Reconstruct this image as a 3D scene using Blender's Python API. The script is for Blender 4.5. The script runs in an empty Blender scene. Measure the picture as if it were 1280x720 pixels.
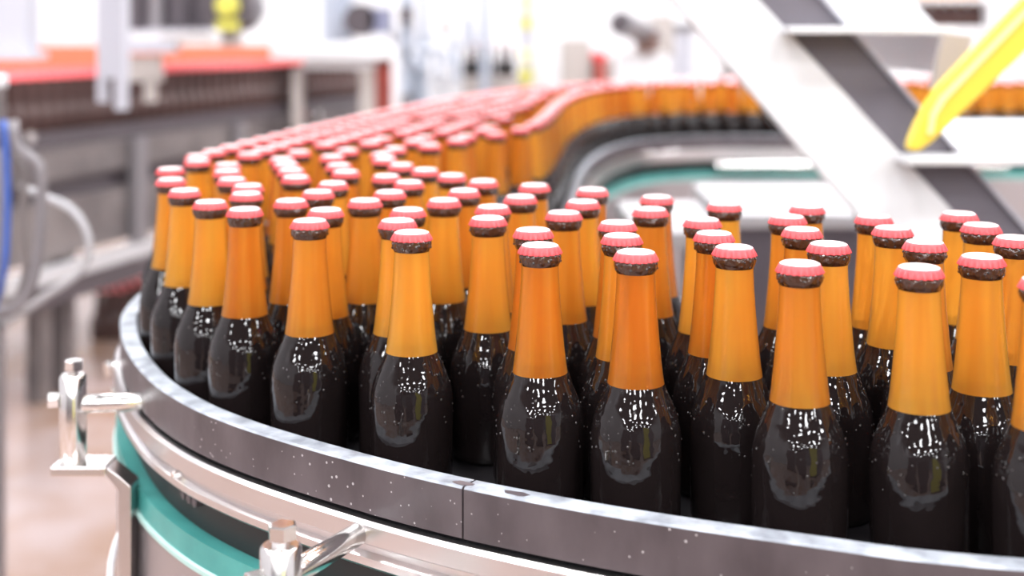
import bpy, math, random
from mathutils import Vector, Matrix
random.seed(7)
R = random.Random(11)

# ------------------------------------------------------------------ camera, world, exposure
F = 1600.0            # focal length in pixels of the 1280x720 frame
K = F / 1430.0        # depths were first measured with a focal length of 1430 px
HY = 40.0             # pixel row of the horizon
CZ = 1.255            # camera height
sc = bpy.context.scene
col = sc.collection
cam = bpy.data.cameras.new('camera'); camo = bpy.data.objects.new('camera', cam); col.objects.link(camo)
camo.location = (0, 0, CZ); camo.rotation_euler = (math.pi / 2, 0, 0)
cam.sensor_width = 36.0; cam.lens = 36.0 * F / 1280.0
cam.shift_y = -(360.0 - HY) / 1280.0
cam.clip_start = 0.05; cam.clip_end = 60
cam.dof.use_dof = True; cam.dof.focus_distance = 0.84 * K; cam.dof.aperture_fstop = cam.lens / 13.0
sc.camera = camo
vs = sc.view_settings
vs.view_transform = 'Standard'; vs.look = 'None'; vs.gamma = 1.0; vs.use_curve_mapping = False
vs.exposure = 0.18
w = bpy.data.worlds.new('world'); sc.world = w; w.use_nodes = True
bg = w.node_tree.nodes['Background']
bg.inputs[0].default_value = (0.93, 0.95, 1.0, 1); bg.inputs[1].default_value = 0.9
LAMP_STRENGTH = 40.0
LAMP_H = 4.6


# ------------------------------------------------------------------ materials
def mat(name, color, rough=0.5, metal=0.0, **kw):
    m = bpy.data.materials.new(name); m.use_nodes = True
    p = m.node_tree.nodes['Principled BSDF']
    p.inputs['Base Color'].default_value = (*color, 1)
    p.inputs['Roughness'].default_value = rough
    p.inputs['Metallic'].default_value = metal
    for k, v in kw.items():
        p.inputs[k.replace('_', ' ')].default_value = v
    return m


def nodes(m):
    nt = m.node_tree
    return nt, nt.nodes, nt.links, nt.nodes['Principled BSDF']


def noise_color(m, c1, c2, scale=8.0, detail=4.0, stretch=(1, 1, 1), lo=0.35, hi=0.65, coord='Object'):
    nt, N, L, p = nodes(m)
    tc = N.new('ShaderNodeTexCoord'); mp = N.new('ShaderNodeMapping'); mp.inputs['Scale'].default_value = stretch
    nz = N.new('ShaderNodeTexNoise'); nz.inputs['Scale'].default_value = scale; nz.inputs['Detail'].default_value = detail
    cr = N.new('ShaderNodeValToRGB')
    cr.color_ramp.elements[0].position = lo; cr.color_ramp.elements[0].color = (*c1, 1)
    cr.color_ramp.elements[1].position = hi; cr.color_ramp.elements[1].color = (*c2, 1)
    L.new(tc.outputs[coord], mp.inputs['Vector']); L.new(mp.outputs[0], nz.inputs['Vector'])
    L.new(nz.outputs['Fac'], cr.inputs[0]); L.new(cr.outputs[0], p.inputs['Base Color'])
    return cr


def bump(m, scale=60.0, strength=0.2, dist=0.001, stretch=(1, 1, 1), detail=2.0, coord='Object'):
    nt, N, L, p = nodes(m)
    tc = N.new('ShaderNodeTexCoord'); mp = N.new('ShaderNodeMapping'); mp.inputs['Scale'].default_value = stretch
    nz = N.new('ShaderNodeTexNoise'); nz.inputs['Scale'].default_value = scale; nz.inputs['Detail'].default_value = detail
    b = N.new('ShaderNodeBump'); b.inputs['Strength'].default_value = strength; b.inputs['Distance'].default_value = dist
    L.new(tc.outputs[coord], mp.inputs['Vector']); L.new(mp.outputs[0], nz.inputs['Vector'])
    L.new(nz.outputs['Fac'], b.inputs['Height']); L.new(b.outputs[0], p.inputs['Normal'])
    return b


def amber_material():
    """thin brown glass of an empty neck, misted inside: light passes and scatters"""
    m = bpy.data.materials.new('amber_glass'); m.use_nodes = True
    nt = m.node_tree; N = nt.nodes; L = nt.links
    N.remove(N['Principled BSDF']); out = N['Material Output']
    oi = N.new('ShaderNodeObjectInfo'); tc = N.new('ShaderNodeTexCoord')
    mp = N.new('ShaderNodeMapping'); mp.inputs['Scale'].default_value = (75, 75, 2)  # upright colour streaks imitate light refracted in the neck glass
    nz = N.new('ShaderNodeTexNoise'); nz.inputs['Scale'].default_value = 1.0; nz.inputs['Detail'].default_value = 2
    L.new(tc.outputs['Object'], mp.inputs[0]); L.new(mp.outputs[0], nz.inputs['Vector'])
    ad = N.new('ShaderNodeMath'); ad.operation = 'MULTIPLY_ADD'
    L.new(oi.outputs['Random'], ad.inputs[0]); ad.inputs[1].default_value = 0.75
    ml = N.new('ShaderNodeMath'); ml.operation = 'MULTIPLY_ADD'; L.new(nz.outputs['Fac'], ml.inputs[0])
    ml.inputs[1].default_value = 1.2; ml.inputs[2].default_value = -0.47
    L.new(ml.outputs[0], ad.inputs[2])
    cr = N.new('ShaderNodeValToRGB'); e = cr.color_ramp.elements
    e[0].position = 0.1; e[0].color = (0.74, 0.235, 0.03, 1)
    e[1].position = 0.9; e[1].color = (1.0, 0.54, 0.085, 1)
    L.new(ad.outputs[0], cr.inputs[0])
    df = N.new('ShaderNodeBsdfDiffuse'); tr = N.new('ShaderNodeBsdfTranslucent')
    L.new(cr.outputs[0], df.inputs[0]); L.new(cr.outputs[0], tr.inputs[0])
    mx = N.new('ShaderNodeMixShader'); mx.inputs[0].default_value = 0.55
    L.new(df.outputs[0], mx.inputs[1]); L.new(tr.outputs[0], mx.inputs[2])
    gl = N.new('ShaderNodeBsdfGlossy'); gl.inputs['Roughness'].default_value = 0.12
    fr = N.new('ShaderNodeFresnel'); fr.inputs[0].default_value = 1.35
    bp = N.new('ShaderNodeBump'); bp.inputs['Strength'].default_value = 0.25; bp.inputs['Distance'].default_value = 0.002
    L.new(nz.outputs['Fac'], bp.inputs['Height']); L.new(bp.outputs[0], gl.inputs['Normal'])
    gs = N.new('ShaderNodeBsdfGlass'); gs.inputs['Roughness'].default_value = 0.12; gs.inputs['IOR'].default_value = 1.25
    gs.inputs['Color'].default_value = (1.0, 0.66, 0.22, 1); L.new(bp.outputs[0], gs.inputs['Normal'])
    m3 = N.new('ShaderNodeMixShader'); m3.inputs[0].default_value = 0.38
    L.new(mx.outputs[0], m3.inputs[1]); L.new(gs.outputs[0], m3.inputs[2])
    m2 = N.new('ShaderNodeMixShader'); L.new(fr.outputs[0], m2.inputs[0])
    L.new(m3.outputs[0], m2.inputs[1]); L.new(gl.outputs[0], m2.inputs[2])
    L.new(m2.outputs[0], out.inputs[0])
    return m


M = {}
M['amber'] = amber_material()
M['ring'] = mat('wet_brown_glass', (0.055, 0.022, 0.012), 0.05, 0, IOR=1.55)
bump(M['ring'], 190, 0.7, 0.004, detail=1.0)
M['body'] = mat('full_bottle_glass', (0.010, 0.007, 0.007), 0.025, 0, IOR=1.52, Specular_IOR_Level=0.42)
bump(M['body'], 62, 0.36, 0.0026, detail=1.8)
M['drop'] = mat('water_bead', (0.05, 0.045, 0.045), 0.03, 0, IOR=1.45)
M['body_dim'] = mat('brown_body_and_neck_shade', (0.085, 0.045, 0.04), 0.15, 0)  # brown bodies; far empty necks use it with shade put into the colour
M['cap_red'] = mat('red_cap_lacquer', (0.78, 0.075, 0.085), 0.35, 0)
M['cap_glare'] = mat('white_pink_cap_glare', (0.92, 0.66, 0.65), 0.28, 0)  # cap tops: bright glare on the red lacquer put into the colour
noise_color(M['cap_glare'], (0.9, 0.58, 0.57), (0.95, 0.80, 0.79), 90, 2)
M['plastic_dark'] = mat('dark_guide_plastic', (0.075, 0.058, 0.064), 0.38, 0)
noise_color(M['plastic_dark'], (0.055, 0.042, 0.047), (0.115, 0.092, 0.10), 22, 8, (1, 1, 0.5), 0.3, 0.72)
bump(M['plastic_dark'], 120, 0.15, 0.001)
_nt, _N, _L, _p = nodes(M['plastic_dark'])
_tc = _N.new('ShaderNodeTexCoord'); _vo = _N.new('ShaderNodeTexVoronoi'); _vo.inputs['Scale'].default_value = 125
_nz = _N.new('ShaderNodeTexNoise'); _nz.inputs['Scale'].default_value = 9; _ls = _N.new('ShaderNodeMath'); _ls.operation = 'LESS_THAN'
_mm = _N.new('ShaderNodeMath'); _mm.operation = 'MULTIPLY_ADD'; _mm.inputs[1].default_value = 0.33; _mm.inputs[2].default_value = -0.085
_L.new(_tc.outputs['Object'], _vo.inputs['Vector']); _L.new(_tc.outputs['Object'], _nz.inputs['Vector'])
_L.new(_nz.outputs['Fac'], _mm.inputs[0]); _L.new(_vo.outputs['Distance'], _ls.inputs[0]); _L.new(_mm.outputs[0], _ls.inputs[1])
_mx = _N.new('ShaderNodeMixRGB'); _mx.inputs['Color2'].default_value = (0.42, 0.39, 0.40, 1)
_src = _p.inputs['Base Color'].links[0].from_socket
_L.new(_ls.outputs[0], _mx.inputs['Fac']); _L.new(_src, _mx.inputs['Color1']); _L.new(_mx.outputs[0], _p.inputs['Base Color'])
M['plastic_cut'] = mat('pale_cut_plastic', (0.36, 0.38, 0.42), 0.45, 0)
noise_color(M['plastic_cut'], (0.20, 0.215, 0.245), (0.42, 0.45, 0.50), 45, 6, (1, 1, 1), 0.35, 0.62)
bump(M['plastic_cut'], 200, 0.4, 0.001)
M['steel'] = mat('brushed_stainless', (0.72, 0.69, 0.69), 0.28, 1.0)
bump(M['steel'], 60, 0.06, 0.001, (1, 1, 8))
M['steel_side'] = mat('matt_stainless_panel', (0.50, 0.46, 0.47), 0.42, 0.85)
bump(M['steel_side'], 40, 0.08, 0.001, (8, 8, 0.4))
M['steel_bright'] = mat('polished_stainless', (0.86, 0.84, 0.82), 0.2, 1.0)
M['steel_soft'] = mat('satin_light_metal', (0.62, 0.62, 0.64), 0.4, 0.3)
M['teal'] = mat('teal_wear_strip', (0.06, 0.33, 0.30), 0.35, 0)
noise_color(M['teal'], (0.045, 0.26, 0.24), (0.085, 0.37, 0.34), 14, 5, (1, 1, 1))
M['teal_pale'] = mat('worn_pale_teal', (0.42, 0.62, 0.58), 0.45, 0)
M['black'] = mat('black_recess', (0.018, 0.016, 0.017), 0.5, 0)
M['belt'] = mat('dark_chain_plates', (0.02, 0.018, 0.02), 0.3, 0.2)
M['white'] = mat('white_paint', (0.80, 0.80, 0.82), 0.45, 0)
M['wall'] = mat('white_wall_paint', (0.76, 0.76, 0.78), 0.7, 0)
M['paleblue'] = mat('pale_blue_grey_paint', (0.42, 0.46, 0.54), 0.45, 0)
M['lilac'] = mat('light_lilac_grey_paint', (0.52, 0.52, 0.58), 0.45, 0)
M['grey'] = mat('mid_grey_metal', (0.26, 0.245, 0.26), 0.4, 0.4)
M['warmgrey'] = mat('warm_grey_metal', (0.3, 0.27, 0.265), 0.42, 0.35)
noise_color(M['warmgrey'], (0.12, 0.105, 0.108), (0.26, 0.23, 0.225), 3.5, 4)
M['dark'] = mat('dark_machine_paint', (0.09, 0.075, 0.085), 0.4, 0.1)
M['dgrey'] = mat('dark_grey_stair', (0.155, 0.14, 0.165), 0.5, 0)
M['orange'] = mat('orange_brown_board', (0.66, 0.19, 0.10), 0.5, 0)
M['redpost'] = mat('brick_red_paint', (0.42, 0.085, 0.065), 0.5, 0)
M['beige'] = mat('beige_metal', (0.46, 0.41, 0.385), 0.5, 0)
M['yellow'] = mat('yellow_paint', (0.93, 0.66, 0.07), 0.4, 0)
M['yellow_pale'] = mat('pale_yellow_edge', (0.95, 0.83, 0.40), 0.4, 0)
M['lime'] = mat('yellow_green_paint', (0.62, 0.58, 0.10), 0.45, 0)
M['blue'] = mat('blue_cable_sheath', (0.035, 0.10, 0.40), 0.45, 0)
M['hose'] = mat('milky_clear_hose', (0.75, 0.75, 0.77), 0.15, 0, Transmission_Weight=0.5)
M['hosegrey'] = mat('grey_hose', (0.22, 0.20, 0.21), 0.4, 0)
M['glasspanel'] = mat('pale_guard_glass', (0.44, 0.52, 0.60), 0.1, 0)
M['lamp_on'] = mat('lamp_diffuser', (0.9, 0.9, 0.9), 0.5, 0)
_p = M['lamp_on'].node_tree.nodes['Principled BSDF']
_p.inputs['Emission Color'].default_value = (0.96, 0.975, 1.0, 1); _p.inputs['Emission Strength'].default_value = LAMP_STRENGTH
M['floor'] = mat('wet_tan_floor', (0.5, 0.4, 0.33), 0.22, 0)
_cr = noise_color(M['floor'], (0.26, 0.145, 0.085), (0.40, 0.32, 0.31), 1.9, 5, (1, 1, 1), 0.36, 0.64)
bump(M['floor'], 9, 0.10, 0.01)


# ------------------------------------------------------------------ mesh helpers
class MB:
    def __init__(s):
        s.v = []; s.f = []; s.mi = []; s.sm = []

    def add(s, vs, fs, mi=0, smooth=False):
        b = len(s.v); s.v += [tuple(v) for v in vs]
        for f in fs:
            s.f.append(tuple(b + i for i in f)); s.mi.append(mi); s.sm.append(smooth)
        return s

    def box(s, x0, x1, y0, y1, z0, z1, mi=0, mtx=None):
        vs = [Vector(p) for p in ((x0, y0, z0), (x1, y0, z0), (x1, y1, z0), (x0, y1, z0), (x0, y0, z1), (x1, y0, z1), (x1, y1, z1), (x0, y1, z1))]
        if mtx: vs = [mtx @ v for v in vs]
        return s.add(vs, [(0, 3, 2, 1), (4, 5, 6, 7), (0, 1, 5, 4), (1, 2, 6, 5), (2, 3, 7, 6), (3, 0, 4, 7)], mi)

    def cyl(s, a, b, r, r2=None, n=20, mi=0, smooth=True, caps=True):
        a = Vector(a); b = Vector(b); r2 = r if r2 is None else r2
        d = (b - a).normalized(); u = d.orthogonal().normalized(); v = d.cross(u)
        vs = []
        for c, rr in ((a, r), (b, r2)):
            for i in range(n):
                t = 2 * math.pi * i / n; vs.append(c + u * (rr * math.cos(t)) + v * (rr * math.sin(t)))
        s.add(vs, [(i, (i + 1) % n, n + (i + 1) % n, n + i) for i in range(n)], mi, smooth)
        if caps:
            s.add(vs, [tuple(range(n - 1, -1, -1)), tuple(range(n, 2 * n))], mi)
        return s

    def rod(s, a, b, r, bev=0.0015, n=20, mi=0):
        """cylinder with softened ends"""
        a = Vector(a); b = Vector(b); d = (b - a).normalized(); u = d.orthogonal().normalized(); v = d.cross(u)
        rings = [(a, r - bev), (a + d * bev, r), (b - d * bev, r), (b, r - bev)]
        vs = []
        for c, rr in rings:
            for i in range(n):
                t = 2 * math.pi * i / n; vs.append(c + u * (rr * math.cos(t)) + v * (rr * math.sin(t)))
        fs = []
        for k in range(3):
            fs += [(k * n + i, k * n + (i + 1) % n, (k + 1) * n + (i + 1) % n, (k + 1) * n + i) for i in range(n)]
        s.add(vs, fs, mi, True); s.add(vs, [tuple(range(n - 1, -1, -1)), tuple(range(3 * n, 4 * n))], mi)
        return s

    def tube(s, pts, r, n=10, mi=0):
        pts = [Vector(p) for p in pts]; up = Vector((0.31, 0.2, 0.93)); vs = []
        for i, p in enumerate(pts):
            d = (pts[min(i + 1, len(pts) - 1)] - pts[max(i - 1, 0)]).normalized()
            u = d.cross(up).normalized(); v = d.cross(u)
            for k in range(n):
                t = 2 * math.pi * k / n; vs.append(p + u * (r * math.cos(t)) + v * (r * math.sin(t)))
        fs = []
        for i in range(len(pts) - 1):
            fs += [(i * n + k, i * n + (k + 1) % n, (i + 1) * n + (k + 1) % n, (i + 1) * n + k) for k in range(n)]
        fs += [tuple(range(n)), tuple(range((len(pts) - 1) * n, len(pts) * n))]
        return s.add(vs, fs, mi, True)

    def lathe(s, prof, n=32, mi=0, smooth=True, captop=False, capbot=False):
        vs = []
        for r, z in prof:
            for i in range(n):
                t = 2 * math.pi * i / n; vs.append((r * math.cos(t), r * math.sin(t), z))
        fs = []
        for k in range(len(prof) - 1):
            fs += [(k * n + i, k * n + (i + 1) % n, (k + 1) * n + (i + 1) % n, (k + 1) * n + i) for i in range(n)]
        s.add(vs, fs, mi, smooth)
        if capbot: s.add(vs[:n], [tuple(range(n - 1, -1, -1))], mi)
        if captop: s.add(vs[-n:], [tuple(range(n))], mi)
        return s

    def prism(s, poly, y0, y1, mi=0):
        """polygon of (x, z) extruded in depth"""
        n = len(poly); vs = [(x, y0, z) for x, z in poly] + [(x, y1, z) for x, z in poly]
        fs = [tuple(range(n)), tuple(range(2 * n - 1, n - 1, -1))] + [(i, n + i, n + (i + 1) % n, (i + 1) % n) for i in range(n)]
        return s.add(vs, fs, mi)

    def sweep(s, path, nrm, prof, mi=0, smooth=False, mats=None):
        """closed profile of (outward offset, z) carried along a plan path"""
        m = len(prof); vs = []
        for (x, y), (nx, ny) in zip(path, nrm):
            for o, z in prof: vs.append((x + nx * o, y + ny * o, z))
        for k in range(m):
            fs = [(i * m + k, i * m + (k + 1) % m, (i + 1) * m + (k + 1) % m, (i + 1) * m + k) for i in range(len(path) - 1)]
            b = len(s.v)
            q = []
            for i in range(len(path)):
                q += [vs[i * m + k], vs[i * m + (k + 1) % m]]
            s.add(q, [(2 * i, 2 * i + 1, 2 * i + 3, 2 * i + 2) for i in range(len(path) - 1)], mats[k] if mats else mi, True)
        s.add(vs[:m], [tuple(range(m))], mi); s.add(vs[-m:], [tuple(range(m))], mi)
        return s

    def mesh(s, name, mats):
        me = bpy.data.meshes.new(name); me.from_pydata(s.v, [], s.f)
        for m in mats: me.materials.append(m)
        for p, i, sm in zip(me.polygons, s.mi, s.sm): p.material_index = i; p.use_smooth = sm
        import bmesh
        bm = bmesh.new(); bm.from_mesh(me); bmesh.ops.recalc_face_normals(bm, faces=bm.faces); bm.to_mesh(me); bm.free()
        me.update(); return me

    def build(s, name, mats, parent=None, bevel=0):
        mats = mats if isinstance(mats, (list, tuple)) else [mats]
        o = bpy.data.objects.new(name, s.mesh(name, mats)); col.objects.link(o)
        if parent: o.parent = parent; o.matrix_parent_inverse = Matrix.Translation(-parent.location) if parent.type == 'EMPTY' else Matrix()
        if bevel:
            b = o.modifiers.new('bevel', 'BEVEL'); b.width = bevel; b.segments = 2; b.limit_method = 'ANGLE'
        return o


def tag(o, label=None, cat=None, group=None, kind=None):
    if label: o['label'] = label
    if cat: o['category'] = cat
    if group: o['group'] = group
    if kind: o['kind'] = kind
    return o


def empty(name, loc, label=None, cat=None, group=None):
    o = bpy.data.objects.new(name, None); col.objects.link(o); o.location = loc; o.empty_display_size = 0.05
    return tag(o, label, cat, group)


def P(x, y, Z):
    """the place at depth Z that the photograph shows at pixel x, y"""
    Z = Z * K
    return Vector(((x - 640.0) * Z / F, Z, CZ - (y - HY) * Z / F))


def pb(mb, x0, y0, x1, y1, Z, d, mi=0):
    a = P(x0, y0, Z); b = P(x1, y1, Z)
    return mb.box(a.x, b.x, a.y, a.y + d, b.z, a.z, mi)


def pf(mb, x0, y0, x1, Z, d, mi=0):
    """a box that stands on the floor"""
    a = P(x0, y0, Z); b = P(x1, y0, Z)
    return mb.box(a.x, b.x, a.y, a.y + d, 0, a.z, mi)


def on_plane(x, y, H):
    k = H / (y - HY); return ((x - 640.0) * k, F * k)


def catmull(pts, step=0.012):
    pts = [Vector(p) for p in pts]; q = [2 * pts[0] - pts[1]] + pts + [2 * pts[-1] - pts[-2]]; out = []
    for i in range(1, len(q) - 2):
        n = max(2, int((q[i + 1] - q[i]).length / step))
        for k in range(n):
            t = k / n; a, b, c, d = q[i - 1], q[i], q[i + 1], q[i + 2]
            out.append(0.5 * ((2 * b) + (c - a) * t + (2 * a - 5 * b + 4 * c - d) * t * t + (3 * b - a - 3 * c + d) * t ** 3))
    out.append(pts[-1]); return out


def normals(path, side):
    r = []
    for i in range(len(path)):
        d = (path[min(i + 2, len(path) - 1)] - path[max(i - 2, 0)]).normalized(); r.append(Vector((d.y, -d.x)) * side)
    return r


# ------------------------------------------------------------------ the hall
def struct(name, mb, m):
    return tag(mb.build(name, m), kind='structure')


WALL_Y = 11.5; REAR = -16.0
struct('floor', MB().box(-7, 9, REAR, WALL_Y + 0.1, -0.1, 0), M['floor'])
struct('wall_back', MB().box(-7, 9, WALL_Y, WALL_Y + 0.2, 0, 5.2), M['wall'])
struct('wall_left', MB().box(-7.2, -7, REAR, WALL_Y + 0.2, 0, 5.2), mat('grey_side_wall', (0.42, 0.42, 0.44), 0.7))
struct('wall_right', MB().box(9, 9.2, REAR, WALL_Y + 0.2, 0, 5.2), bpy.data.materials['grey_side_wall'])
struct('wall_rear', MB().box(-7, 9, REAR - 0.2, REAR, 0, 5.2), mat('grey_rear_wall', (0.20, 0.20, 0.22), 0.7))
struct('ceiling', MB().box(-7.2, 9.2, REAR, WALL_Y + 0.2, 5.2, 5.35), mat('grey_metal_deck', (0.24, 0.245, 0.26), 0.6))

LN = ['first', 'second', 'third', 'fourth', 'fifth', 'sixth', 'seventh', 'eighth', 'ninth', 'tenth', 'eleventh', 'twelfth', 'thirteenth', 'fourteenth', 'fifteenth', 'sixteenth', 'seventeenth', 'eighteenth', 'nineteenth', 'twentieth']
hous = MB().lathe([(0.425, 0.0), (0.44, 0.01), (0.44, 0.05), (0.26, 0.14), (0.08, 0.2), (0.05, 0.26)], 20, captop=True).mesh('lamp_housing', [M['steel_soft']])
dif = MB(); dif.add([(0.42 * math.cos(i * math.pi / 6), 0.42 * math.sin(i * math.pi / 6), 0.004) for i in range(12)], [tuple(range(11, -1, -1))])
dif = dif.mesh('lamp_diffuser', [M['lamp_on']])
rodm = MB().cyl((0, 0, 0.26), (0, 0, 0.6), 0.012, n=8).mesh('lamp_rod', [M['steel_soft']])
for i in range(6):
    for j in range(10):
        x = -6.0 + i * 2.55 + (0.7 if j % 2 else 0.0); y = 9.5 - j * 2.55
        e = empty('ceiling_lamp', (x, y, LAMP_H), 'round high bay lamp overhead, %s from the left wall, %s row from the back wall' % (LN[i], LN[j]), 'lamp', 'high bay lamps under the ceiling')
        for nm, me in (('housing', hous), ('diffuser', dif), ('hanging_rod', rodm)):
            o = bpy.data.objects.new(nm, me); col.objects.link(o); o.parent = e

# ------------------------------------------------------------------ the bottling conveyor
HR = 0.317
rz = CZ - HR               # top of the guide rail
BELT = 0.900
outer_px = [(1280, 716), (1161, 702), (1027, 682), (850, 660), (745, 640), (693, 632), (568, 608), (497, 590), (428, 572.5), (358, 552), (291.7, 532), (233, 508), (187.5, 480), (160, 447), (152, 420)]
op = [Vector((1.3, 0.665 * K)), Vector((0.85, 0.645 * K)), Vector((0.5, 0.655 * K))] + [Vector(on_plane(x, y, HR)) for x, y in outer_px]
op += [Vector((p[0], p[1] * K)) for p in ((-0.452, 1.30), (-0.460, 1.42), (-0.443, 1.58), (-0.395, 1.84), (-0.325, 2.2), (-0.215, 2.7), (-0.04, 3.2), (0.26, 3.74), (0.85, 4.08), (1.6, 4.12), (2.6, 4.12))]
# light smoothing of the traced line
for _ in range(1):
    op = [op[0]] + [(op[i - 1] + 2 * op[i] + op[i + 1]) / 4 if 3 <= i < len(op) - 3 else op[i] for i in range(1, len(op) - 1)] + [op[-1]]
outer = catmull(op); outn = normals(outer, -1)
inner_pts = [(1.3, 1.02), (0.85, 1.03), (0.45, 1.065), (0.3, 1.095), (0.17, 1.15), (0.05, 1.235), (-0.03, 1.32), (-0.07, 1.42), (-0.075, 1.52), (-0.035, 1.635), (0.035, 1.745), (0.09, 1.94), (0.12, 2.16), (0.165, 2.6), (0.225, 2.95), (0.30, 3.2), (0.42, 3.4), (0.62, 3.49), (0.9, 3.5), (1.6, 3.5), (2.6, 3.5)]
inner = catmull([Vector((p[0], p[1] * K)) for p in inner_pts]); inn = normals(inner, 1)
# make outward directions point away from the stream
if outn[40].y > 0: outn = [-n for n in outn]
mid = len(inner) // 2
if inn[0].y < 0: inn = [-n for n in inn]

conv = empty('bottling_conveyor', (0.2, 1.5 * K, 0), 'curved bottling conveyor with dark guide rail and steel sides carrying brown bottles', 'conveyor')


def seg(path, nrm, a, b): return path[a:b], nrm[a:b]


def rail_piece(name, path, nrm):
    prof = [(0, rz - 0.0015), (-0.0015, rz), (-0.0165, rz), (-0.018, rz - 0.0015), (-0.018, BELT + 0.002), (0, BELT + 0.002)]
    return MB().sweep(path, nrm, prof, 0, mats=[1, 1, 1, 0, 0, 0]).build(name, [M['plastic_dark'], M['plastic_cut']], conv)


# the seam of the outer rail
sx, sy = on_plane(572, 609, HR)
ks = min(range(len(outer)), key=lambda i: (outer[i] - Vector((sx, sy))).length)
gap = (outer[ks + 1] - outer[ks]).normalized() * 0.0016
pa = outer[:ks + 1]; pb_ = [outer[ks] + gap] + outer[ks + 1:]
rail_piece('guide_rail', pa, outn[:ks + 1]); rail_piece('guide_rail', pb_, outn[ks:])
rail_piece('guide_rail', inner, inn)
for nm, path, nrm in (('outer', outer, outn), ('inner', inner, inn)):
    # dark joint under the rail, steel channel with ridges, recess, teal strip, side sheet
    MB().sweep(path, nrm, [(-0.004, BELT + 0.002), (-0.03, BELT + 0.002), (-0.03, BELT - 0.001), (-0.004, BELT - 0.001)]).build('rail_seat', M['black'], conv)
    MB().sweep(path, nrm, [(-0.02, BELT - 0.001), (0.004, BELT - 0.001), (0.0065, BELT - 0.004), (0.0065, BELT - 0.017), (0.002, BELT - 0.020), (0.001, BELT - 0.025), (0.0055, BELT - 0.028), (0.0055, BELT - 0.0335), (0.003, BELT - 0.036), (-0.02, BELT - 0.036)], 0).build('steel_channel', M['steel'], conv)
    MB().sweep(path, nrm, [(-0.022, BELT - 0.036), (-0.012, BELT - 0.036), (-0.012, BELT - 0.092), (-0.022, BELT - 0.092)]).build('recess', M['black'], conv)
    MB().sweep(path, nrm, [(-0.012, BELT - 0.070), (0.004, BELT - 0.068), (0.0045, BELT - 0.088), (0.007, BELT - 0.089), (0.007, BELT - 0.093), (-0.012, BELT - 0.093)], 0, mats=[0, 0, 1, 1, 1, 0]).build('wear_strip', [M['teal'], M['teal_pale']], conv)
    MB().sweep(path, nrm, [(-0.015, BELT - 0.093), (0.003, BELT - 0.093), (0.003, 0.30), (-0.015, 0.30)]).build('side_sheet', M['steel_side'], conv)
def near(path, p): return min(range(len(path)), key=lambda i: (path[i] - Vector(p)).length)


# belt between the rails
bm_ = MB(); n = 160
for k in range(n):
    pass
A = [outer[int(i * (len(outer) - 1) / n)] for i in range(n + 1)]; B = [inner[int(i * (len(inner) - 1) / n)] for i in range(n + 1)]
vs_ = [(p.x, p.y, BELT) for p in A] + [(p.x, p.y, BELT) for p in B] + [(p.x, p.y, BELT - 0.03) for p in A] + [(p.x, p.y, BELT - 0.03) for p in B]
m_ = n + 1
bm_.add(vs_, [(i, i + 1, m_ + i + 1, m_ + i) for i in range(n)]); bm_.add(vs_, [(2 * m_ + i, 2 * m_ + i + 1, 3 * m_ + i + 1, 3 * m_ + i) for i in range(n)])
bm_.build('belt', M['belt'], conv)
# worn nicks on the rail top beside the seam
for x, y, a_, b_ in ((579, 604, 0.0085, 0.0045), (646, 617, 0.0105, 0.0038)):
    k = near(outer, on_plane(x, y, HR)); u = (outer[k + 1] - outer[k]).normalized(); c_ = Vector(on_plane(x, y, HR)); w_ = Vector((-u.y, u.x))
    q_ = [c_ + u * (a_ * math.cos(t) * R.uniform(0.7, 1.1)) + w_ * (b_ * math.sin(t) * R.uniform(0.7, 1.1)) for t in [i * math.pi / 7 for i in range(14)]]
    MB().add([(p.x, p.y, rz + 0.0003) for p in q_] + [(p.x, p.y, rz - 0.001) for p in q_], [tuple(range(14))] + [(i, (i + 1) % 14, 14 + (i + 1) % 14, 14 + i) for i in range(14)]).build('worn_nick', M['plastic_dark'], conv)
# legs of the conveyor
for x, y in ((-0.36, 1.35), (0.1, 0.95), (0.7, 0.85), (-0.15, 2.4), (0.6, 3.7), (1.8, 3.72), (-0.22, 1.7)):
    y *= K; MB().box(x - 0.025, x + 0.025, y - 0.025, y + 0.025, 0, 0.86).build('leg', M['steel_side'], conv)


def hexbolt(mb, base, d, r=0.006, h=0.005, mi=0):
    base = Vector(base); d = Vector(d).normalized(); mb.cyl(base, base + d * h, r, n=6, mi=mi, smooth=False)
    mb.cyl(base + d * h, base + d * (h + 0.0008), r, r * 0.82, n=6, mi=mi, smooth=False); return mb


for x, y in ((206, 562), (640, 690), (880, 735), (160, 470)):
    k = near(outer, on_plane(x, y - 55, HR)); p = outer[k]; q = outn[k]
    hexbolt(MB(), (p.x + q.x * 0.0005, p.y + q.y * 0.0005, BELT - 0.0225), (q.x, q.y, 0), 0.0035, 0.008).build('channel_bolt', M['steel_bright'], conv)
for x in (215, 240, 268):
    k = near(outer, on_plane(x, 500, HR)); p = outer[k]; q = outn[k]
    hexbolt(MB(), (p.x - q.x * 0.012, p.y - q.y * 0.012, BELT - 0.046), (q.x, q.y, 0), 0.005, 0.006).build('recess_bolt', M['dark'], conv)


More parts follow.
